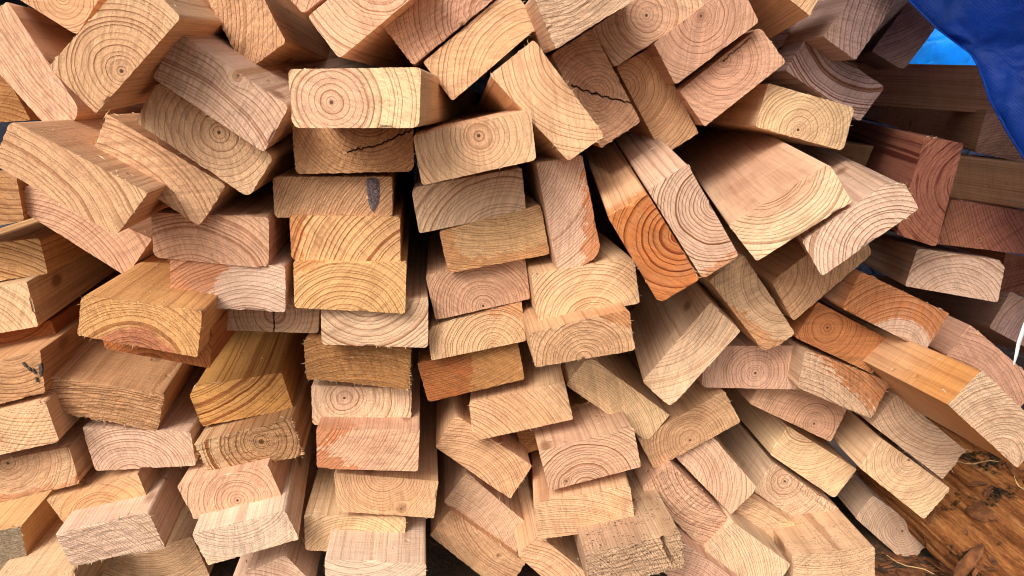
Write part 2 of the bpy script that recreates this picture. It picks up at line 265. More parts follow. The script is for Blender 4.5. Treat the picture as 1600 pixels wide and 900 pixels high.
# ------------------------------------------------------------------ every board of the stack
# quad (TL,TR,BR,BL px of the 1600x900 photo), tone, pith px, ring mm, options, label
B=[
# ---- upper left
((-50,60,10,0,128,176,88,214),'pink',(430,-120),2.6,dict(r=(2,3,9,2)),"pinkish end with long close parallel rings at the far upper left, slanting steeply down"),
((9,-108,162,-13,120,55,-33,-40),'tan',(97,-4),2.6,{},"tan end with curved rings cut by the top edge, left of the largest square end"),
((209,-47,283,27,150,178,76,104),'tan',(190,111),2.9,dict(vp=(640,70),fuzz=0),"large near tan end with a complete bullseye of rings, at the upper left"),
((277,51,452,166,413,238,238,122),'greypink',(205,330),3.3,dict(knot=(372,118,9),vp=(690,60),fuzz=2,r=(2,3,3,2)),"greyish pink end with a small knot near its upper edge, above a bullseye end"),
((300,-48,364,-94,447,66,383,112),'tan',(180,20),3.0,dict(rough=1,lc=1.25,heart=(400,5)),"tan end of coarse crossing rings at the top, brown side turned to the right"),
((421,-38,567,-160,620,-100,474,22),'pink',(560,40),3.0,{},"small pale corner of an end at the top edge, left of a broad pink end"),
((480,26,626,-96,676,-30,530,92),'pink',(590,-50),3.4,dict(vp=(760,150)),"smooth pink end with wide arcs at the top, pointed corner above a dark gap"),
((600,43,746,-77,792,-18,646,102),'pinkbrown',(760,20),3.2,dict(rough=2,knot=(722,38,5)),"rough brownish pink end with torn fibres and a small dark knot, at the top"),
((661,97,800,-20,843,40,707,158),'tan',(838,128),3.4,dict(fuzz=2,heart=(25,12)),"tan end with evenly spaced arcs bending round its lower right, fuzzy right edge"),
((765,117,834,62,945,212,888,252),'tan2',(925,70),3.5,dict(vp=(690,300),fuzz=2,r=(2,2,4,3)),"tall tan end leaning right with bold curved rings and a frayed lower tip"),
((832,-10,987,-110,1024,-23,869,77),'grey',(820,-150),2.6,dict(rough=2),"greyish rough end with torn ring lines at the top, right of a dark gap"),
((924,45,1066,-48,1103,12,961,105),'pink',(1010,24),2.9,dict(r=3),"pink end with dark pith near the top edge, uppermost of three slanted ends"),
((1022,68,1152,-32,1186,34,1056,133),'pinkbrown',(1095,25),3.1,dict(r=3),"reddish pink end with pith at its upper edge, middle of three slanted ends"),
((1062,142,1187,42,1228,97,1101,198),'pinkbrown',(1131,95),3.2,dict(heart=(40,30),fuzz=0,r=3,crack=[(1133,93),(1150,78),(1172,60)],crw=.2),"reddish end with dark pith and a thin check, lowest of three slanted ends"),
((862,85,925,45,1001,190,938,232),'brownpink',(931,146),2.6,dict(rough=1,crack=[(893,133),(912,141),(930,147),(958,155),(987,162)],crw=.36),"brownish end split right across its pith by a ragged crack"),
((962,104,1022,72,1092,208,1036,243),'tanbrown',(975,135),3.0,dict(fuzz=1),"tan brown end with rings round its left edge, right of the cracked end"),
((1131,-82,1180,-146,1298,-40,1266,24),'tan',(1180,-60),3.0,dict(fuzz=1,vp=(800,300)),"cream sided board tip with a frayed lower edge, at the top right of centre"),
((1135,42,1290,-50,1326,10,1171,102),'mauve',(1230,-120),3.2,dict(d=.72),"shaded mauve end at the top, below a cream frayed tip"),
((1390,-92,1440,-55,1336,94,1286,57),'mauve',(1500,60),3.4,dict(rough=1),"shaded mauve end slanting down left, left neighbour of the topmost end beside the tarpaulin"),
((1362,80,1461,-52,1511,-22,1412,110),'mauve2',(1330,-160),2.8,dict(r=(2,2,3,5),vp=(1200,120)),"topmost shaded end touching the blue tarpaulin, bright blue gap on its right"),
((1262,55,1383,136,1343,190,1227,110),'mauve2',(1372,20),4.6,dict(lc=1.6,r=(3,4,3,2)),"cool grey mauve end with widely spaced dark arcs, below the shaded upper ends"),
((1200,130,1336,168,1318,236,1180,198),'cream2',(1247,203),2.8,dict(r=(1,4,5,2),fuzz=1,heart=(14,8)),"cream end with dark pith at its lower edge and honey coloured left side"),
# ---- centre column
((450,108,658,105,655,200,457,200),'pink',(518,160),3.4,dict(heart=(27,8),sap='cream',r=(3,3,5,5),vp=(800,170),d=.47),"front end with bold pith dot, pink heart, cream right half, topmost in centre column"),
((456,196,645,196,647,268,462,272),'brown2',(575,170),2.4,dict(rough=1,crack=[(543,236),(585,228),(615,215),(642,203)],crw=.3,r=(1,1,6,4)),"brown shadowed end with a slanting crack, directly under the pink and cream front end"),
((426,276,613,276,613,337,429,340),'tanbrown',(700,420),1.9,dict(knot=(582,302,5),d=.592,rough=1,fuzz=1),"tan brown end with a dark purplish resin pocket near its right end"),
((452,336,625,339,626,413,455,406),'orange2',(690,470),4.0,dict(d=.597,lc=1.4,stain=(-1,.2,33,.6),r=(1,2,2,4)),"golden end with bold diagonal arcs and orange left edge, under the resin pocket end"),
((458,407,635,410,633,490,460,481),'gold',(540,520),3.2,dict(d=.603,stain=(-.45,1,27,.5),r=(3,1,2,3)),"golden end with wide arches and amber upper left corner, in the centre column"),
((501,468,669,466,669,544,503,538),'greycream',(575,445),3.1,dict(d=.622,lc=1.3,fuzz=1,r=(2,2,4,3)),"pale greyish end with sagging rings, under the golden end with wide arches"),
((474,528,643,543,640,608,478,592),'brown3',(560,760),2.2,dict(rough=2,fuzz=1,r=(6,1,1,2)),"rough brown end with fuzzy horizontal grain, under a pale greyish end"),
((486,602,643,607,642,670,488,664),'creampink',(538,622),3.8,dict(heart=(17,3),stain=None,rough=1),"pale pinkish end with a pith dot and saw scratches, left edge of the centre column"),
((494,670,656,670,653,736,495,732),'pinkbrown2',(330,560),2.5,dict(stain=(-.6,.9,24,.75),stain2=(-.5,-1,22),r=1.5),"pinkish brown end with dark brown stains in two left corners"),
((522,738,685,752,678,810,527,799),'tan',(600,742),1.9,dict(knot=(627,795,8),r=(3,1,1,5),fuzz=1),"tan end with fine sagging rings and a pale knot flare at its lower edge"),
((475,804,634,808,632,866,477,860),'cream',(545,890),2.5,dict(fuzz=1),"cream end with low arches near the bottom, its pale top showing on the left"),
((507,873,666,881,664,945,510,938),'palegrey',(560,800),2.6,dict(fuzz=2),"whitish end cut by the bottom edge, broad pale top, bottom of the centre column"),
# ---- second column
((645,212,829,172,838,250,659,290),'peach',(748,212),3.2,dict(heart=(14,10),fuzz=1,r=2.5,d=.53),"peach coloured end with an oval of rings, leaning, right of the black gap"),
((642,294,815,262,822,330,655,365),'greycream',(790,400),3.1,dict(heart=(28,8),r=(6,2,2,2)),"pale greyish tilted end with a dark nick at its upper left corner"),
((686,362,845,320,859,397,701,427),'goldtan',(760,120),1.7,dict(rough=1,stain=(-1,0,30,.5),stain2=(0,-1,13)),"straw coloured end with fine straight lines and reddish lower edge"),
((664,430,820,398,829,467,681,500),'pinkbrown2',(755,478),2.2,dict(r=(4,2,2,2)),"pinkish end with nested arches, between a straw coloured end and a cream arched end"),
((668,512,815,470,822,533,674,563),'creamtan',(770,545),2.3,dict(d=.652,stain=(.3,1,17,.5),r=(7,1,2,2)),"cream tan end with closely nested arches and an orange upper edge"),
((652,568,808,530,820,592,669,629),'brown3',(600,260),1.9,dict(lc=1.1,rough=1,stain=(-1,.1,2,.8)),"dark brown stained end with faint grain, beside the pith dot end of the centre column"),
((733,628,882,597,896,656,739,689),'tan',(690,760),2.8,dict(fuzz=1,vp=(790,180)),"tan end with diagonal rings and a broad shaded top, below a dark brown stained end"),
((800,660,945,622,962,672,820,709),'brown3',(850,480),1.8,dict(rough=2),"rough brown end half hidden behind a tan end and above a pink arched end"),
((842,705,990,668,1002,730,858,767),'pink',(915,765),2.7,dict(lc=1.3,knot=(885,752,4),r=2),"pink end with strong nested arches, under a rough brown end"),
((833,785,985,760,993,822,841,843),'tan2',(880,990),1.7,dict(fuzz=2,vp=(810,200)),"plain tan end with faint fine grain and a clean lit top strip"),
((914,867,1063,832,1070,885,920,922),'greydirty',(860,960),2.0,dict(rough=2,mould=1,crack=[(1035,838),(1040,856),(1052,880)],crw=1.6,fuzz=1,r=(1,1,3,1),d=.66),"mould speckled end with black spots and a splintered dark right end, at the bottom"),
((808,868,842,837,966,935,930,972),'peach',(800,960),3.3,dict(d=.74,fuzz=1),"peach end at the bottom edge, left of the mould speckled board"),
((672,836,703,796,822,880,788,930),'tanbrown',(880,760),2.7,dict(d=.765,rough=1,knot=(778,868,4)),"tan end with wavy rough rings, lowest of three tilted ends near the bottom middle"),
((693,784,729,738,839,831,804,867),'creampink',(640,900),1.6,dict(rough=1),"pale pinkish flat looking end with faint rings, middle of three tilted ends near the bottom"),
((680,698,712,648,832,728,797,780),'tan',(690,800),2.3,dict(r=(2,6,3,2),fuzz=1),"tan end with sweeping curved rings, topmost of three tilted ends near the bottom middle"),
# ---- third column
((838,255,910,243,940,398,873,435),'greypink',(735,215),1.9,dict(stain=(.9,-.3,11,.85),r=(1,1,10,5),fuzz=1),"upright end with close slanting rings and a wet orange right edge, centre"),
((830,428,990,403,1000,474,840,502),'creamtan',(925,505),2.6,dict(fuzz=1,heart=(22,6),r=(2,3,3,2)),"cream end with nested arches, below the upright end with an orange edge"),
((826,520,983,483,993,548,836,574),'tanbrown',(912,560),2.5,dict(rough=1,stain=(.5,1,23,.6),fuzz=2,d=.6),"brownish end with arched rings and orange upper corners, under a cream arched end"),
((884,602,920,556,1046,648,1012,690),'creampink',(830,740),1.9,dict(r=(4,9,2,6),fuzz=2,sap='cream',heart=(36,8)),"pale end with sweeping fine grain and a chipped right tip, cream top showing"),
((1003,597,1110,472,1157,517,1048,637),'creampink',(1005,455),3.4,dict(fuzz=1,heart=(40,10),vp=(880,150)),"large pale end with sparse rings and a broad warm upper left side, right of centre"),
((949,338,1012,303,1094,437,1030,475),'tan',(1062,368),4.2,dict(stain=(0,0,-40,1.0),vp=(838,30),lc=1.6,rough=0,r=(2,1,3,6),d=.56,fuzz=1),"vivid wet orange end with dark bold rings, leaning beside a grey pink end"),
((1012,298,1074,256,1155,400,1098,436),'greypink',(1122,318),2.3,dict(lc=1.4,vp=(838,30),stain=(-.1,-1,38,.7),d=.555),"grey pink end with close rings, attached to the right of the wet orange end"),
((1138,352,1296,256,1332,315,1182,408),'pinkbrown2',(1190,255),2.9,dict(lc=1.35,side='pinktan',slc=.18,vp=(950,80),heart=(44,9),sap='creampale',d=.56),"pink end with pale lower arc and a very broad smooth pink side above it"),
((1254,378,1405,272,1436,326,1284,432),'palepink',(1395,400),2.8,dict(lc=1.4,fuzz=2,r=(2,-10,2,2),vp=(1080,130),d=.555),"pale grey pink end with bold arcs, cream top side, chipped upper right corner"),
((1205,440,1330,345,1365,395,1240,502),'tanbrown',(1180,420),2.6,dict(rough=1,r=4),"dull brown grey end tucked under the pale grey pink end"),
((1108,438,1162,398,1243,522,1196,553),'cream2',(1235,430),3.1,dict(d=.665,stain=(-1,-.3,13,.6),fuzz=1,rough=1,r=(2,2,4,8)),"cream leaning end with an orange stained left edge, right of the large pale end"),
# ---- right side
((1445,214,1506,224,1463,386,1400,366),'red',(1530,290),3.4,dict(side='red2',d=.635,r=(2,2,3,3),vp=(1150,140),streak=1),"tall dark reddish end with red streaks and a knotty brown side on its left"),
((1541,173,1650,187,1640,262,1523,238),'pinkdeep',(1560,330),2.2,dict(vp=(1237,149),d=.74,L=2.2),"shaded board with a long reddish brown side, its mauve tip touching the tarpaulin"),
((1580,103,1640,106,1640,184,1580,180),'pinkdeep',(1600,300),3.0,dict(vp=(106,73),d=.76,L=1.4),"shaded red brown board lying sideways under the bright blue gap"),
((1640,259,1720,264,1720,337,1640,334),'tan',(1600,100),3.0,dict(vp=(150,90),d=.71,L=1.4),"honey coloured board side at the right edge, between mauve and dark red boards"),
((1487,312,1650,338,1640,402,1464,381),'red2',(1760,250),2.4,dict(knot=(1530,375,4),d=.70,r=1),"dark red end with a small black knot at the right edge"),
((1433,388,1572,408,1560,473,1414,447),'palepink',(1490,490),3.2,dict(r=(1,-6,2,2),vp=(1080,270)),"pale grey pink arched end with tan left side, below the dark red boards"),
((1345,424,1484,490,1447,548,1315,482),'palepink2',(1395,556),3.3,dict(ringstain=35,r=(3,1,2,3),d=.655),"end with a pale centre and wet orange outer rings, right of centre"),
((1278,472,1394,533,1363,584,1243,528),'amberbrown',(1293,512),3.6,dict(d=.69,r=1.5),"amber brown end with a soft bullseye of rings, under the wet orange ringed end"),
((1258,545,1392,598,1362,656,1247,606),'greytan',(1180,760),2.6,dict(d=.70,rough=2,stain=(.35,1,4,.85),fuzz=1,r=2),"rough end, brown stained above and pale fibrous below, beneath the amber brown end"),
((1100,541,1255,540,1247,609,1096,605),'pink2',(1180,583),2.9,dict(d=.72,r=(3,3,1,5)),"pink end with a central pith dot, lying level right of centre"),
((1195,585,1325,638,1298,691,1170,630),'pinkbrown2',(1272,662),2.8,dict(r=2),"pinkish orange end with arched rings, just under a pink pith dot end"),
((1203,710,1230,665,1339,733,1304,779),'cream2',(1265,655),2.4,dict(r=(2,2,3,4),fuzz=1,heart=(16,6)),"cream end with sagging arcs, upper of two ends stacked aslant at the lower right"),
((1178,768,1207,722,1314,797,1277,836),'greytan',(1226,752),2.3,dict(rough=2,chip=1,heart=(18,5)),"rough tan end with pith rings at left and a splintered right corner"),
((1342,730,1376,684,1486,764,1444,812),'cream2',(1420,719),2.5,dict(rough=1,r=(1,1,3,4),vp=(880,240)),"long protruding cream end with pith near its upper edge, at the lower right"),
((1362,664,1402,615,1509,704,1472,748),'greytan',(1490,600),2.6,dict(fuzz=2,r=1),"greyish tan end with ragged right edge, behind the long protruding cream end"),
((1335,808,1363,773,1460,842,1420,884),'palegrey2',(1410,830),2.2,dict(r=3,vp=(880,260)),"smooth pale greyish end at the lower right, nearest the brown log"),
((1238,868,1366,853,1367,915,1242,930),'cream2',(1300,700),2.6,dict(rough=1,fuzz=1,mould=.6),"cream end with a hollowed top edge and streaky weathered top, bottom right"),
((1140,803,1165,772,1242,818,1213,852),'cream2',(1120,900),2.4,dict(d=.80,rough=1),"small cream wedge of an end between two tilted ends near the bottom right"),
((1100,862,1145,815,1236,882,1195,940),'creampale',(1010,930),1.9,dict(fuzz=1),"creamy white end with fine vertical rings at the bottom edge"),
((1030,890,1070,848,1190,935,1150,975),'pink2',(1010,1010),2.0,{},"plain pink end at the bottom, between mould speckled and creamy white boards"),
((1001,762,1047,722,1142,815,1097,857),'pinktan',(1160,700),2.8,dict(lc=1.3,rough=2,r=(5,2,3,2)),"coarse sanded pinkish end with broad curved rings, right of a black gap near the bottom"),
((1053,712,1098,665,1184,763,1142,803),'creampink2',(1030,770),3.0,dict(r=1.5),"smooth pale pink end with sparse arcs, behind the coarse sanded pinkish end"),
((997,686,1132,611,1158,660,1022,733),'tanbrown',(1078,688),2.5,dict(rough=1,r=2,fuzz=1),"tan end with knotty rings round a pith dot, under the large pale end"),
((1480,632,1533,577,1640,680,1590,732),'greytan',(1560,720),2.3,dict(rough=1,sidestain=1,vp=(694,225),d=.585,L=.9),"far protruding board with an amber wet top and pale rough tip, right edge"),
((1478,555,1517,508,1625,600,1585,650),'pinkbrown',(1440,680),3.2,{},"shaded pink end with bold arcs, behind the amber topped board at the right"),
((1545,512,1580,455,1680,510,1645,565),'mauve',(1680,560),2.6,dict(stain=(-.8,-.8,22,.8),vp=(1000,380)),"mauve end with honey coloured side at the right edge, beside a white strap"),
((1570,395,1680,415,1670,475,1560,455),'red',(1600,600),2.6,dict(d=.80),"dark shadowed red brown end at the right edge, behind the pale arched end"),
# ---- left side
((-90,105,15,130,48,188,-60,195),'brown3',(0,300),3.0,dict(d=.60),"shadowed brown board at the left edge, beneath the long slanting pink end"),
((16,187,232,301,182,368,-12,256),'tan',(-60,420),3.2,dict(fuzz=1,r=(5,1,3,2)),"large tan end with strong long rings at the left, cream top edge"),
((42,287,238,373,197,432,27,325),'pinkbrown2',(40,470),2.7,dict(r=(4,2,3,3),vp=(640,200)),"pinkish brown end tucked beneath the large tan end at the left"),
((168,178,354,290,311,354,142,240),'tan2',(120,400),3.4,dict(rough=1,fuzz=1),"rough tan end with long rings, right neighbour of the large tan end"),
((245,128,428,245,388,309,212,190),'tanpale',(342,207),4.0,dict(rough=1,r=4,fuzz=1),"tan end with a full bullseye of wide rings, upper left of centre"),
((236,332,420,340,420,420,240,402),'pinkbrown2',(300,470),3.0,dict(r=4),"dusty pinkish end with one broad arch, left of the golden diagonal arc end"),
((265,405,446,416,446,488,267,478),'palepink',(390,560),2.6,dict(stain=(-.8,.5,8,.8),r=2.5),"pale end with a rusty orange stained left half, left of centre"),
((127,460,316,487,309,558,121,524),'wetheart',(205,582),2.4,dict(heart=(34,2),fuzz=1,r=(5,2,2,3),rough=1,d=.535),"amber yellow end with a wet red brown heart and bright yellow top"),
((158,500,333,515,328,575,163,545),'orange3',(230,590),2.8,dict(d=.575),"thin dark orange strip of an end showing beneath the amber yellow end"),
((333,455,500,470,497,521,335,515),'creampink',(428,488),3.0,dict(crack=[(428,490),(427,503),(429,520)],crw=.35,d=.64),"pale end with pith dot and short vertical crack, mostly hidden under a rust stained end"),
((291,606,440,582,458,638,316,666),'goldbrown2',(225,440),4.2,dict(rough=1,lc=2.0,r=(-8,2,1,1),heart=(400,5),vp=(560,200)),"golden brown end with wavy dark rings and a long striped top"),
((70,588,257,616,246,673,65,640),'brown2',(150,900),2.6,dict(lc=1.4,rough=3,fuzz=2,vp=(600,75)),"very rough tan end with splintered horizontal fibres and a broad clean top, left"),
((-110,590,62,548,70,614,-95,655),'brown2',(10,520),2.6,dict(rough=1),"brown end with black smudged stamp marks at the left edge"),
((-90,540,80,500,92,530,-80,570),'orange3',(-20,440),3.2,dict(d=.68),"reddish brown end squeezed between paler boards at the left edge"),
((-110,472,42,440,60,510,-95,537),'cream',(-60,560),3.6,dict(vp=(560,150)),"cream end with wide striped side at the left edge, above a reddish brown end"),
((-105,388,62,372,75,428,-95,452),'gold2',(-40,640),3.8,dict(lc=1.6,vp=(600,170),rough=1),"golden end with thick bold lines and striped right side, left edge"),
((-140,292,25,270,38,345,-130,378),'brown4',(0,100),3.4,dict(d=.60),"smooth shadowed brown board at the left edge, under the large tan end"),
((-95,665,70,627,93,690,-80,728),'creamtan',(40,560),2.6,dict(r=(2,3,3,2)),"cream tan end with faint sagging rings at the left edge, below the stamped brown end"),
((-50,730,108,698,125,755,-35,795),'tan',(12,724),3.6,dict(rough=1,stain=(0,-1,14,.5)),"tan end with wavy grain and orange lower rim at the left edge"),
((128,668,297,675,306,728,150,735),'greypink',(205,747),2.2,dict(fuzz=1,r=(1,3,3,2)),"greyish pink end with neat half circle rings, lower left"),
((72,780,215,740,236,792,100,818),'ambertan',(158,812),4.4,dict(d=.683,r=(2,1,1,3)),"amber tan end with few wide arches, lower left"),
((86,834,231,800,258,857,112,885),'palepink2',(60,980),1.7,dict(d=.655,rough=2,fuzz=1,vp=(560,180)),"pale rough sawn end with a striped grey right side, lower left"),
((-105,850,32,823,45,882,-90,915),'weathered',(-20,1000),1.4,dict(side='gold',heart=(300,5),rough=2),"weathered dark grey end with an orange top, at the lower left edge"),
((-30,925,115,893,130,950,-20,980),'cream',(40,900),2.8,dict(d=.68),"cream board top in the bottom left corner"),
((145,882,300,838,328,900,165,945),'creamtan',(230,810),2.4,dict(d=.78,rough=1),"cream tan end with sagging coarse rings, bottom edge left"),
((299,835,445,798,468,842,325,883),'palegrey',(360,760),2.6,dict(d=.66,rough=1,fuzz=1,vp=(570,150)),"whitish grey sawn end with a bright cream top strip, lower left"),
((276,758,418,727,442,780,303,811),'pinkdeep',(371,782),3.0,dict(d=.680,r=(3,1,1,1)),"salmon pink end with a pith dot, lower left"),
((303,692,455,655,474,712,328,743),'darkrough',(408,690),4.2,dict(d=.690,rough=3,lc=1.9,fuzz=2),"very rough frayed end with dark brown rings, above the salmon pink end"),
((360,908,445,868,492,915,400,955),'greypink',(380,1010),2.6,dict(d=.70),"greyish end peak at the bottom edge, left of the whitish end"),
]

DM = {}   # small depth corrections
# ------------------------------------------------------------------ building the boards
def obj(name, verts, faces, mat, parent=None, smooth=True, sharp=None):
    me = bpy.data.meshes.new(name); me.from_pydata(verts, [], faces); me.update()
    me.materials.append(mat)
    if smooth:
        me.polygons.foreach_set('use_smooth', [True]*len(me.polygons))
        if sharp: me.set_sharp_from_angle(angle=math.radians(sharp))
    o = bpy.data.objects.new(name, me); COL.objects.link(o)
    if parent: o.parent = parent
    return o
def tag(o, label, cat, group=None):
    o['label'] = label; o['category'] = cat
    if group: o['group'] = group

AREA = .038*.089
STEP = .0016
def rounder(pt, c, ex, ey, r):
    """pull a point of the square corner cell at c (unit axes ex, ey pointing inwards) on to a round (r>0) or chamfered (r<0) corner"""
    R = abs(r)
    # oblique coordinates inside the corner cell
    d = pt - c; det = ex.x*ey.y - ex.y*ey.x
    a = (d.x*ey.y - d.y*ey.x)/det; b = (ex.x*d.y - ex.y*d.x)/det
    if a >= R or b >= R or a < -1e-6 or b < -1e-6: return pt
    u, v = 1-a/R, 1-b/R
    if r > 0: u2, v2 = u*math.sqrt(max(0, 1-v*v/2)), v*math.sqrt(max(0, 1-u*u/2))
    else:
        k = max(u, v)/(u+v) if u+v > 1e-6 else 1
        u2, v2 = u*k, v*k
    return c + ex*(R*(1-u2)) + ey*(R*(1-v2))

def make_board(i, spec):
    q, tname, pith, sp, o, label = spec
    px = [Vector((q[2*k], q[2*k+1])) for k in range(4)]
    area = abs(sum(px[k].x*px[(k+1)%4].y - px[(k+1)%4].x*px[k].y for k in range(4)))/2
    d = o.get('d') or F*math.sqrt(AREA)/math.sqrt(area)
    d *= DM.get(i, 1)
    cx = sum(p.x for p in px)/4; cy = sum(p.y for p in px)/4
    vp = o.get('vp') or (690 + .14*(cx-800), 170 + .06*(cy-450))
    axis = ray(*vp).normalized()
    C0 = at(cx, cy, d)
    def back(x, y):
        v = ray(x, y); t = (C0-CAM).dot(axis)/v.dot(axis); return CAM + v*t
    w = [back(p.x, p.y) for p in px]
    X = (w[1]-w[0] + w[2]-w[3]); X = (X - axis*X.dot(axis)).normalized()
    Z = -axis; Y = Z.cross(X)
    M = Matrix((X, Y, Z)).transposed().to_4x4(); M.translation = C0
    Mi = M.inverted()
    loc = [(Mi @ p).to_2d() for p in w]
    P2 = lambda x, y: (Mi @ back(x, y)).to_2d()
    rng = random.Random(100+i)
    rough = o.get('rough', 0)
    rr = o.get('r') or tuple(rng.uniform(.8, 3.6) for _ in range(4)); rr = rr if isinstance(rr, tuple) else tuple(rr*rng.uniform(.6, 1.3) for _ in range(4))
    rr = [x*.001 for x in rr]
    # order corners so that u runs 0->1 and v runs 0->3
    lx = max((loc[1]-loc[0]).length, (loc[2]-loc[3]).length); ly = max((loc[3]-loc[0]).length, (loc[2]-loc[1]).length)
    cr = o.get('crack'); cpts = [P2(*c) for c in cr] if cr else []
    if len(cpts) > 1:                                   # jagged crack: add wobbling points between the given ones
        zz = []
        for a_, b_ in zip(cpts, cpts[1:]):
            n_ = max(2, int((b_-a_).length/.002)); dn = (b_-a_).normalized()
            for k in range(n_): zz.append(a_.lerp(b_, k/n_) + Vector((-dn.y, dn.x))*rng.uniform(-.0009, .0009))
        cpts = zz + [cpts[-1]]
    st = .00055 if cr else STEP
    nu, nv = max(6, int(lx/st)), max(4, int(ly/st))
    A, B_, C_, D_ = loc
    corners = [(A, (B_-A).normalized(), (D_-A).normalized()), (B_, (A-B_).normalized(), (C_-B_).normalized()),
               (C_, (D_-C_).normalized(), (B_-C_).normalized()), (D_, (C_-D_).normalized(), (A-D_).normalized())]
    tilt = (rng.uniform(-.02, .02), rng.uniform(-.025, .025))
    en = (.0004, .0008, .0013, .0019)[rough]
    off = Vector((i*3.17, i*1.31, 0))
    cen = (A+B_+C_+D_)/4
    clean = {}; V = []
    for b in range(nv+1):
        for a in range(nu+1):
            u, v = a/nu, b/nv
            p = A.lerp(B_, u).lerp(D_.lerp(C_, u), v)
            for (c, ex, ey), r in zip(corners, rr):
                if abs(r) > 1e-4: p = rounder(p, c, ex, ey, r)
            z = p.x*tilt[0] + p.y*tilt[1]
            edge = a in (0, nu) or b in (0, nv)
            if edge: clean[(a, b)] = (p.copy(), z)
            n1 = mnoise.noise((p*260).to_3d()+off) if rough < 2 else mnoise.noise(Vector((p.x*70, p.y*430, 0))+off); n2 = mnoise.noise((p*900).to_3d()+off)
            z += (n1*.00025 + n2*.00012)*(1+1.5*rough)
            if edge:
                out = (p-cen).normalized()
                p = p + out*(n1*.6+n2*.7+mnoise.noise((p*2300).to_3d()+off)*.5)*en
                if rough > 1: z -= abs(n2)*.0012
                ch = mnoise.noise((p*55).to_3d()+off*2)               # small chips out of the arris
                if ch > .42: p = p - out*(ch-.42)*.008; z -= (ch-.42)*.006
            if cpts:
                dm = min(((p - (s + (e-s)*max(0, min(1, (p-s).dot(e-s)/max(1e-12, (e-s).length_squared))))).length for s, e in zip(cpts, cpts[1:])))
                hw = o.get('crw', 1)*.001*(.7+.5*abs(n1))
                if dm < hw*1.6: z -= .011*max(0, min(1, (1.6*hw-dm)/(hw)))
            if o.get('chip') and u > .80 and v > .45: z -= .004*(.5+abs(n2))*min(1, (u-.80)/.04)
            V.append((p.x, p.y, z))
    idx = lambda a, b: b*(nu+1)+a
    Fc = [(idx(a, b), idx(a, b+1), idx(a+1, b+1), idx(a+1, b)) for b in range(nv) for a in range(nu)]
    loop = [(a, 0) for a in range(nu)] + [(nu, b) for b in range(nv)] + [(a, nv) for a in range(nu, 0, -1)] + [(0, b) for b in range(nv, 0, -1)]
    # long sides
    L = o.get('L', 1.15); dd = 0
    zs = (None, -.0016, -.03, -.12, -.3, -L)
    bow = (rng.uniform(-.004, .004), rng.uniform(-.004, .004))
    SV = []; n = len(loop)
    for z in zs:
        for (a, b) in loop:
            if z is None: SV.append(V[idx(a, b)])
            else:
                p, pz = clean[(a, b)]
                t = -z/L
                SV.append((p.x+bow[0]*t*t, p.y+bow[1]*t*t, z + (pz if t < .2 else 0)))
    SF = []
    for k in range(len(zs)-1):
        for j in range(n):
            j2 = (j+1) % n
            SF.append((k*n+j, k*n+j2, (k+1)*n+j2, (k+1)*n+j))
    SF.append(tuple((len(zs)-1)*n+j for j in range(n)))
    root = bpy.data.objects.new('lumber_board', None); COL.objects.link(root)
    root.empty_display_size = .02; root.matrix_world = M
    sides = obj('long_sides', SV, SF, SIDE, root, True, 35)
    endo = obj('cut_end', V, Fc, END, root, True, 45)
    # grain description read by the wood material
    pl = P2(*pith)*1000
    heart, sap = TONES[tname]
    if o.get('sap'): sap = TONES[o['sap']][1]
    j = lambda c: tuple(max(.01, x*(1+rng.uniform(-.05, .05))) for x in lin(c))
    k = 1+rng.uniform(-.04, .04)
    heart = tuple(x*k for x in lin(heart)); sap = tuple(x*k for x in lin(sap))
    hr = o.get('heart', ((P2(*pith)-cen).length*1000+24, 14))
    s1 = o.get('stain'); s2 = o.get('stain2')
    kn = o.get('knot')
    mmpp = d/F*1000
    kv = (tuple(P2(kn[0], kn[1])*1000) + (kn[2]*mmpp*1.3,)) if kn else (3000., 3000., 0.)
    props = dict(pith=(pl.x, pl.y, (i*0.6180339) % 1*9+.5), ring=(float(sp)*1.16, .82*o.get('lc', 1), min(1.0, rough/2.5)),
        heart=(float(hr[0]), float(hr[1]), 0.), tone=heart+(1.,), sap=sap+(1.,), knot=kv,
        stain_a=tuple(float(x) for x in s1[:3]) if s1 else (0., 0., 900.), stain_b=tuple(float(x) for x in s2[:3]) if s2 else (0., 0., 900.),
        stain_amount=(s1[3] if s1 else 0., s1[3] if s1 else 0., float(o.get('ringstain', 5000))),
        extra=(float(o.get('mould', 0)), float(o.get('streak', 0)), float(o.get('sidestain', 0))))
    for ob in (sides, endo):
        for kk, vv in props.items(): ob[kk] = [float(x) for x in vv]
    if o.get('slc'): sides['ring'] = [float(sp), float(o['slc']), 0.]
    if o.get('side'): sides['tone'] = [*lin(TONES[o['side']][0]), 1.0]; sides['sap'] = [*lin(TONES[o['side']][1]), 1.0]
    tag(root, label, 'board', 'lumber boards stacked with their cut ends facing out')
    # torn fibres along the sawn edge
    fz = o.get('fuzz', 0) + (1 if rough > 1 else 0)
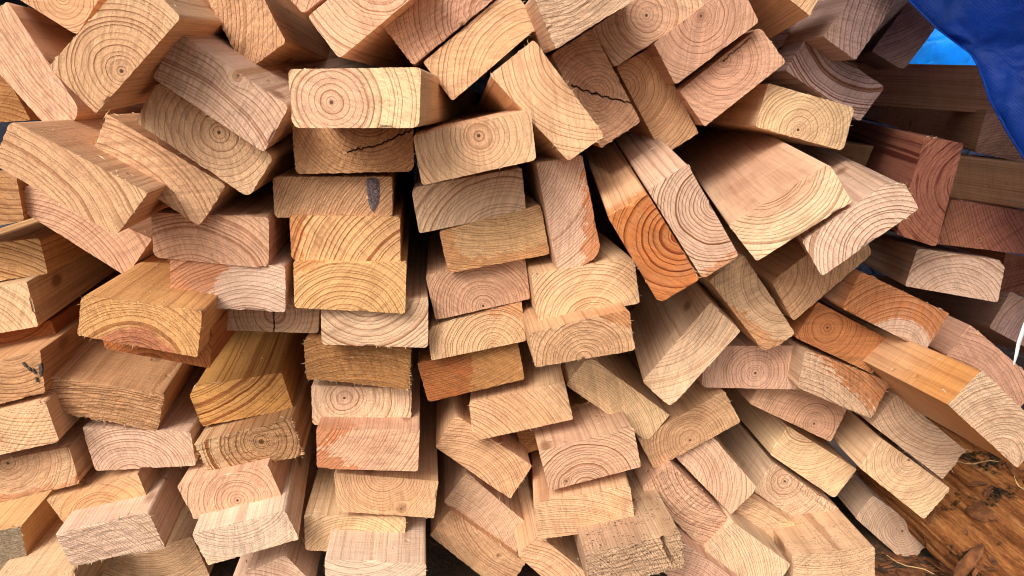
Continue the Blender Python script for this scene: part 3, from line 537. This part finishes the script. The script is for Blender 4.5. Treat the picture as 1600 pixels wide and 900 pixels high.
    if fz:
        SVv, SFf = [], []
        cl = [rng.randrange(n) for _ in range(2+fz)]
        for _ in range((0, 14, 36, 60)[fz]):
            jx = (rng.choice(cl) + int(rng.gauss(0, 9))) % n if rng.random() < .75 else rng.randrange(n)
            p = Vector(V[idx(*loop[jx])]); out = (p.to_2d()-cen).normalized().to_3d()
            side = Vector((-out.y, out.x, 0))
            ln = rng.uniform(.0008, .0026)*(1+.35*fz) if rng.random() < .97 else rng.uniform(.004, .007)
            dr = (out*rng.uniform(.1, 1) + Vector((0, 0, rng.uniform(.0, .9))) + side*rng.uniform(-.9, .9)).normalized()
            wd_ = side*rng.uniform(.00012, .0003); up_ = Vector((0, 0, rng.uniform(.0001, .0003)))
            mid = p + dr*ln*.55 + Vector((rng.uniform(-1, 1), rng.uniform(-1, 1), 0))*ln*.12
            tip = p + dr*ln + Vector((rng.uniform(-1, 1), rng.uniform(-1, 1), rng.uniform(-1, 1)))*ln*.2
            b0 = len(SVv); base = p - out*.0004
            SVv += [base-wd_, base+wd_, base+up_, mid-wd_*.7, mid+wd_*.7, mid+up_*.7, tip]
            for s_, t_ in ((0, 1), (1, 2), (2, 0)):
                SFf += [(b0+s_, b0+t_, b0+3+t_, b0+3+s_), (b0+3+s_, b0+3+t_, b0+6)]
        so_ = obj('splinters', SVv, SFf, FIBRE, root, False); so_['kind'] = 'stuff'
    return root, M, Mi, P2, d
BOARDS = [make_board(i, s) for i, s in enumerate(B)]
# ------------------------------------------------------------------ resin pocket and stamp on two ends
def patch(parent, P2, poly, mat, name, z0, seed, thick=.0006, sub=3):
    rng = random.Random(seed); pts = []
    for a, b in zip(poly, poly[1:]+poly[:1]):
        for k in range(sub):
            x = a[0]+(b[0]-a[0])*k/sub; y = a[1]+(b[1]-a[1])*k/sub
            pts.append(P2(x+rng.uniform(-.5, .5), y+rng.uniform(-.5, .5)))
    n = len(pts); c = sum(pts, Vector((0, 0)))/n
    V = [(p.x, p.y, z0-.003) for p in pts] + [(p.x, p.y, z0) for p in pts] + [((p.x+c.x*.5)/1.5, (p.y+c.y*.5)/1.5, z0+thick*rng.uniform(.3, 1)) for p in pts] + [(c.x, c.y, z0+thick)]
    Fs = [(k, (k+1) % n, n+(k+1) % n, n+k) for k in range(n)] + [(n+k, n+(k+1) % n, 2*n+(k+1) % n, 2*n+k) for k in range(n)] + [(2*n+k, 2*n+(k+1) % n, 3*n) for k in range(n)]
    return obj(name, V, Fs, mat, parent, False)
def find(s): return next(k for k, b in enumerate(B) if s in b[5])
g = G('dark_resin'); n_ = g.noise(g.coord(), 480, 5, .8)
g.set(g.b.inputs['Base Color'], g.ramp(n_, [(.32, (.03, .018, .016)), (.48, (.085, .055, .058)), (.58, (.20, .14, .14)), (.68, (.55, .45, .38))]))
g.b.inputs['Roughness'].default_value = .45; g.bump(n_, .0008)
RESIN = g.m
k = find('purplish resin pocket'); r_, M_, Mi_, P2_, d_ = BOARDS[k]
patch(r_, P2_, [(573, 279), (583, 277), (592, 280), (593, 305), (589, 322), (583, 331), (577, 322), (573, 300)], RESIN, 'resin_pocket', .0006, 3)
INK = simple('black_stamp_ink', (.07, .05, .04), .6, .6, 500)
k = find('stamp marks'); r_, M_, Mi_, P2_, d_ = BOARDS[k]
for s_, poly in enumerate([[(34, 566), (38, 566), (43, 572), (39, 573)], [(42, 572), (47, 574), (50, 580), (46, 579)], [(50, 576), (53, 576), (57, 583), (54, 584)],
                           [(61, 570), (65, 567), (67, 576), (66, 588), (62, 584)], [(56, 590), (59, 591), (60, 597), (57, 596)]]):
    patch(r_, P2_, poly, INK, 'stamp_mark', .0010, s_, .0001, 1)

# ------------------------------------------------------------------ ground, tarpaulin, log, litter
g = G('earth_and_litter'); gc = g.coord()
gn = g.noise(gc, 26, 5, .7); gm = g.noise(gc, 140, 4, .7)
g.set(g.b.inputs['Base Color'], g.mix(1.0, g.ramp(gn, [(.3, (.030, .016, .008)), (.55, (.085, .042, .018)), (.72, (.19, .10, .045))]), g.ramp(gm, [(.3, .5), (.7, 1.35)]), 'MULTIPLY'))
g.b.inputs['Roughness'].default_value = .9; g.bump(g.math('ADD', gn, g.math('MULTIPLY', gm, .4)), .006)
GZ = .172
N = 60; GV = []; GF = []
def gz(x, y): return mnoise.noise(Vector((x*7, y*7, 3)))*.008 + mnoise.noise(Vector((x*31, y*31, 9)))*.003
ext = [-150, -40, -10, -3] + [-1.5+3.5*k/N for k in range(N+1)] + [4, 12, 40, 150]
for y in ext:
    for x in ext: GV.append((x, y, GZ - .008 + (gz(x, y) if abs(x) < 2 and abs(y) < 2.2 else 0)))
m_ = len(ext)
for b in range(m_-1):
    for a in range(m_-1): GF.append((b*m_+a, b*m_+a+1, (b+1)*m_+a+1, (b+1)*m_+a))
gr = obj('ground', GV, GF, g.m); gr['kind'] = 'structure'

def tarp_mat(name, rgb, trans, rough):
    g = G(name); c = g.coord()
    x, y, z = g.sep(c)
    n = g.noise(c, 9, 4, .6); n2 = g.noise(c, 60, 3, .6)
    col = g.mix(1.0, tuple(rgb)+(1,), g.ramp(n, [(.3, .72), (.5, 1.0), (.7, 1.25)]), 'MULTIPLY')
    du = g.math('MULTIPLY', g.step(g.noise(c, 24, 5, .75), .48, .75), .22)
    col = g.mix(du, col, (.20, .26, .38, 1))
    g.set(g.b.inputs['Base Color'], col); g.b.inputs['Roughness'].default_value = rough
    wv = g.math('MULTIPLY', g.math('SINE', g.math('MULTIPLY', x, 2400.0)), g.math('SINE', g.math('MULTIPLY', z, 2400.0)))
    vo = g.n.new('ShaderNodeTexVoronoi'); vo.feature = 'DISTANCE_TO_EDGE'; vo.inputs['Scale'].default_value = 11
    g.set(vo.inputs['Vector'], g.vec('ADD', c, g.vec('SCALE', g.noise(c, 14, 3, .6, True), scale=.06)))
    cr = g.step(vo.outputs['Distance'], .0, .12)
    g.bump(g.math('ADD', g.math('ADD', g.math('MULTIPLY', n2, .6), g.math('MULTIPLY', cr, .9)), g.math('MULTIPLY', wv, .03)), .003)
    tr = g.n.new('ShaderNodeBsdfTranslucent'); g.set(tr.inputs[0], g.mix(1.0, col, (1.5, 1.5, 1.3, 1), 'MULTIPLY'))
    mx = g.n.new('ShaderNodeMixShader'); mx.inputs[0].default_value = trans
    g.t.links.new(g.b.outputs[0], mx.inputs[1]); g.t.links.new(tr.outputs[0], mx.inputs[2]); g.t.links.new(mx.outputs[0], g.out.inputs[0])
    return g.m
TARP = tarp_mat('blue_tarpaulin', (.007, .085, .50), .6, .5)
BLACKOUT = tarp_mat('blackout_sheet', (.003, .009, .035), .0, .6)  # near-black colour puts the darkness of the gaps into the sheets
THIN = tarp_mat('thin_sky_blue_tarpaulin', (.02, .44, .95), .75, .5)
def sheet(name, f, nu, nv, mat, thick=.0012):
    V = [f(a/nu, b/nv) for b in range(nv+1) for a in range(nu+1)]
    Fs = [(b*(nu+1)+a, b*(nu+1)+a+1, (b+1)*(nu+1)+a+1, (b+1)*(nu+1)+a) for b in range(nv) for a in range(nu)]
    o = obj(name, V, Fs, mat)
    md = o.modifiers.new('thickness', 'SOLIDIFY'); md.thickness = thick; md.offset = 0
    return o
EDGE = [(1330, -160), (1392, -45), (1421, 0), (1464, 44), (1519, 85), (1531, 106), (1547, 155), (1574, 205), (1604, 252), (1660, 330), (1740, 420)]
def edge(t):
    s = t*(len(EDGE)-1); k = min(int(s), len(EDGE)-2); f_ = s-k
    p0, p1, p2, p3 = [Vector(EDGE[max(0, min(len(EDGE)-1, k+j))]) for j in (-1, 0, 1, 2)]
    return p1.lerp(p2, f_)
EP = [at(*edge(k/60), .575) for k in range(61)]
def tarp_f(u, v):
    e = EP[round(u*60)]
    w_ = v*.5                                           # hangs away to the right and towards the viewer
    p = e + Vector((.86, -.42, .16))*w_
    p += Vector((-.4, -.8, .2))*(.010*math.sin(v*9+u*3.5)*min(1, v*4) + .007*mnoise.noise(Vector((u*7, v*8, 1)))*min(1, v*6))
    return p
t_ = sheet('tarpaulin', tarp_f, 60, 50, TARP)
tag(t_, 'deep blue plastic tarpaulin hanging down over the upper right of the stack', 'tarpaulin')
# hem folded along the tarpaulin's edge
HV = []; HF = []
for k, e in enumerate(EP):
    for a in range(6):
        an = a/6*math.tau; HV.append(e + Vector((math.cos(an)*.0016, math.sin(an)*.0016, math.sin(an)*.0012)))
for k in range(60):
    for a in range(6): HF.append((k*6+a, k*6+(a+1) % 6, (k+1)*6+(a+1) % 6, (k+1)*6+a))
obj('hem', HV, HF, TARP, t_)
# unseen cover shaped to shade the pile; added back sheets keep gaps dark
def roof_f(u, v):
    return Vector((.16+.92*u, .13+.57*v, .93 + .10*v + .010*math.sin(u*9+v*4) + .008*mnoise.noise(Vector((u*5, v*6, 4)))))
def roof2_f(u, v):
    return Vector((-1.9+2.95*u, .70+1.6*v, 1.04 + .012*math.sin(u*19+v*4) + .01*mnoise.noise(Vector((u*12, v*8, 7)))))
def back_f(u, v):
    return Vector((-1.9+3.03*u, 2.28 + .02*math.sin(u*25) + .015*mnoise.noise(Vector((u*12, v*6, 2))), .0+1.05*v))
def back2_f(u, v):
    return Vector((.80+1.7*u, 2.12 + .02*math.sin(u*25), .0+.81*v))
for f_ in (roof_f, roof2_f, back_f, back2_f):
    c_ = sheet('light_block_cover', f_, 40, 24, BLACKOUT); c_.parent = t_
def thin_f(u, v):
    x = 1.10+1.3*u
    return Vector((x, 2.2 + .03*math.sin(u*14+v*3) + .02*mnoise.noise(Vector((u*9, v*9, 2))) - .25*u, (.60+.75*v)))
b_ = sheet('tarpaulin', thin_f, 40, 30, THIN)
tag(b_, 'bright sky blue patch of thin tarpaulin lit from behind, seen through the gap', 'tarpaulin')

# split logs lying at the lower right
from mathutils.bvhtree import BVHTree
g = G('split_log_wood'); c = g.coord(); x, y, z = g.sep(c)
lv = g.comb(g.math('MULTIPLY', x, 7.0), g.math('MULTIPLY', y, 110.0), g.math('MULTIPLY', z, 110.0))
l1 = g.noise(lv, 1.0, 6, .75); l2 = g.noise(c, 20, 5, .7); l3 = g.noise(g.vec('MULTIPLY', c, (1, 4, 4)), 160, 3, .7)
col = g.ramp(l1, [(.30, (.06, .020, .006)), (.44, (.25, .085, .025)), (.56, (.46, .18, .055)), (.70, (.60, .31, .12))])
col = g.mix(1.0, col, g.ramp(l3, [(.3, .65), (.7, 1.25)]), 'MULTIPLY')
col = g.mix(g.step(l2, .56, .66), col, g.mix(g.step(l3, .5, .62), (.016, .009, .005, 1), (.12, .07, .025, 1)))
g.set(g.b.inputs['Base Color'], col); g.b.inputs['Roughness'].default_value = .85; g.b.inputs['Specular IOR Level'].default_value = .15
g.bump(g.math('ADD', l1, g.math('MULTIPLY', l2, .6)), .006)
LOGM = g.m
SURF = []
def log(p0, p1, rad, seed, label, flatn, cut=.3):
    ax = (p1-p0); Ln = ax.length; ax.normalize()
    yv = Vector((0, 0, 1)).cross(ax).normalized(); zv = ax.cross(yv)
    V = []; Fs = []; n, m = 96, 70
    for k in range(m+1):
        for a in range(n):
            an = a/n*math.tau; cs, sn_ = math.cos(an), math.sin(an)
            rr_ = rad*(1 + .12*mnoise.noise(Vector((cs*1.6, sn_*1.6, k*.05+seed))) + .06*mnoise.noise(Vector((cs*7, sn_*7, k*.05+seed))) + .03*mnoise.noise(Vector((cs*22, sn_*22, k*.10+seed))))
            p = Vector((k/m*Ln, cs*rr_, sn_*rr_))
            dd = p.y*flatn[0]+p.z*flatn[1]-rad*cut        # split face with torn fibres
            if dd > 0:
                dd -= .007*mnoise.noise(Vector((p.x*5, p.y*70, seed))) + .004*mnoise.noise(Vector((p.x*9, p.y*240, seed+4)))
                p -= Vector((0, flatn[0], flatn[1]))*dd
            V.append(p)
    for k in range(m):
        for a in range(n): Fs.append((k*n+a, k*n+(a+1) % n, (k+1)*n+(a+1) % n, (k+1)*n+a))
    Fs += [tuple(range(n-1, -1, -1)), tuple(m*n+a for a in range(n))]
    o = obj('split_log', V, Fs, LOGM, None, True, 40)
    M = Matrix((ax, yv, zv)).transposed().to_4x4(); M.translation = p0; o.matrix_world = M
    SURF.append(BVHTree.FromPolygons([M @ v for v in V], Fs))
    tag(o, label, 'log'); return o
log(at(1425, 700, .95), at(1790, 985, .62), .075, 2, 'orange brown split log with dark bark streaks lying at the lower right', (-.55, .83))
SURF.append(BVHTree.FromPolygons([Vector(v) for v in GV], GF))
def land(px, py):                                     # where litter dropped here comes to rest
    best = None
    for s in SURF:
        hit = s.ray_cast(CAM, ray(px, py).normalized())
        if hit[0] is not None and (best is None or hit[3] < best[2]): best = (hit[0], hit[1], hit[3])
    return best

# crumbs of sawdust and slivers caught on the upper edges of the boards
rg = random.Random(21); DV, DF = [], []
for (r_, M_, Mi_, P2_, d_) in BOARDS:
    me_ = [c for c in r_.children if c.name.startswith('long_sides')][0].data
    R3 = M_.to_3x3()
    tops = [p for p in me_.polygons if (R3 @ p.normal).z > .55 and p.center.z > -.125 and p.area > 1e-9]
    if not tops: continue
    for _ in range(rg.randint(6, 16)):
        p = rg.choice(tops); vs_ = [me_.vertices[v].co for v in p.vertices]
        u, v = rg.random(), rg.random()
        c = vs_[0].lerp(vs_[1], u).lerp(vs_[3].lerp(vs_[2], u), v) if len(vs_) == 4 else p.center
        nw = (R3 @ p.normal).normalized(); c = M_ @ c + nw*.0003
        ln = rg.uniform(.0006, .0016) if rg.random() < .85 else rg.uniform(.003, .007)
        an = rg.uniform(0, math.tau); t1 = nw.orthogonal().normalized(); t2 = nw.cross(t1)
        a_ = t1*math.cos(an) + t2*math.sin(an); b_ = nw.cross(a_); w_ = min(ln*.5, .0007)
        k0 = len(DV); DV += [c-a_*ln, c+b_*w_, c+a_*ln*.8, c-b_*w_, c+nw*w_*.9]
        DF += [(k0, k0+1, k0+4), (k0+1, k0+2, k0+4), (k0+2, k0+3, k0+4), (k0+3, k0, k0+4), (k0+3, k0+2, k0+1, k0)]
s_ = obj('sawdust', DV, DF, FIBRE, None, False); s_['kind'] = 'stuff'; s_['label'] = 'pale sawdust crumbs and slivers caught on the board tops'

# white strap at the right edge
pts = [(1606, 495, .52), (1599, 515, .522), (1592, 535, .524), (1588, 555, .525), (1584, 570, .523)]
SV = []; SF = []
for k, (x_, y_, d__) in enumerate(pts):
    w_ = (3.2, 3.8, 3.4, 2.8, 1.4)[k]
    for sx, dz in ((-w_, 0), (w_, 0), (w_, .0015), (-w_, .0015)): SV.append(at(x_+sx, y_, d__+dz))
for k in range(4):
    for a in range(4): SF.append((k*4+a, k*4+(a+1) % 4, k*4+4+(a+1) % 4, k*4+4+a))
SF += [(3, 2, 1, 0), (16, 17, 18, 19)]
st_ = obj('plastic_strap', SV, SF, simple('white_plastic', (.62, .61, .58), .5, .15, 120))
tag(st_, 'thin white plastic strap hanging at the right edge of the stack', 'strap')

# dry grass stalks and bark chips among the logs
STRAW = simple('dry_straw', (.55, .34, .14), .7, .3, 200)
def stalks(name, lst, mat, rad):
    V, Fs = [], []
    for P in lst:
        b0 = len(V)
        for k, p in enumerate(P):
            for a in range(4):
                an = a/4*math.tau; rr_ = rad*(1 if k < len(P)-1 else .4)
                V.append(p + Vector((math.cos(an)*rr_, math.sin(an)*rr_*.4, math.sin(an)*rr_)))
        for k in range(len(P)-1):
            for a in range(4): Fs.append((b0+k*4+a, b0+k*4+(a+1) % 4, b0+k*4+4+(a+1) % 4, b0+k*4+4+a))
    return obj(name, V, Fs, mat)
lst = []
rg = random.Random(5)
for (x0, y0, x1, y1, dd_) in [(1495, 720, 1560, 724, .70), (1585, 745, 1604, 775, .6), (1205, 805, 1258, 825, .585), (1386, 868, 1460, 900, .68)]:
    lst.append([at(x0+(x1-x0)*t/5, y0+(y1-y0)*t/5 + 4*math.sin(t*1.1), dd_) for t in range(6)])
s_ = stalks('dry_straw', lst, STRAW, .0005); s_['kind'] = 'stuff'; s_['label'] = 'loose dry straw stalks among the logs and boards at the lower right'
rg = random.Random(11); CV, CF = [], []
for _ in range(150):
    x_ = rg.gauss(1420, 60); y_ = rg.uniform(868, 930)
    if rg.random() < .12: x_, y_ = rg.uniform(1450, 1640), rg.uniform(720, 900)
    hp = land(x_, y_)
    if hp is None: continue
    nw = hp[1] if hp[1].dot(ray(x_, y_)) < 0 else -hp[1]
    p = hp[0] + nw*.002
    ln = rg.uniform(.003, .011) if rg.random() < .8 else rg.uniform(.012, .024)
    t1 = nw.orthogonal().normalized(); t2 = nw.cross(t1); an = rg.uniform(0, math.tau)
    dv = (t1*math.cos(an) + t2*math.sin(an) + nw*rg.uniform(-.2, .35)).normalized()
    sv = nw.cross(dv).normalized(); nv_ = dv.cross(sv)
    wv = ln*rg.uniform(.12, .4); b0 = len(CV)
    for off_ in (0, -.0012):
        for s2 in (-1, 1):
            for t2_, k2 in ((-1, .5), (-.3, 1), (.5, .9), (1, .2)):
                CV.append(p + dv*ln*t2_ + sv*wv*k2*s2*rg.uniform(.7, 1.2) + nv_*(ln*.10*(1-t2_*t2_)+off_))
    for k2 in range(3):
        CF += [(b0+k2, b0+k2+1, b0+5+k2, b0+4+k2), (b0+12+k2, b0+13+k2, b0+9+k2, b0+8+k2), (b0+k2+1, b0+k2, b0+8+k2, b0+9+k2), (b0+4+k2, b0+5+k2, b0+13+k2, b0+12+k2)]
s_ = obj('bark_chips', CV, CF, simple('bark_chip', (.17, .065, .024), .85, .8, 70), None, False); s_['kind'] = 'stuff'; s_['label'] = 'reddish bark chips and shavings under the logs at the lower right'
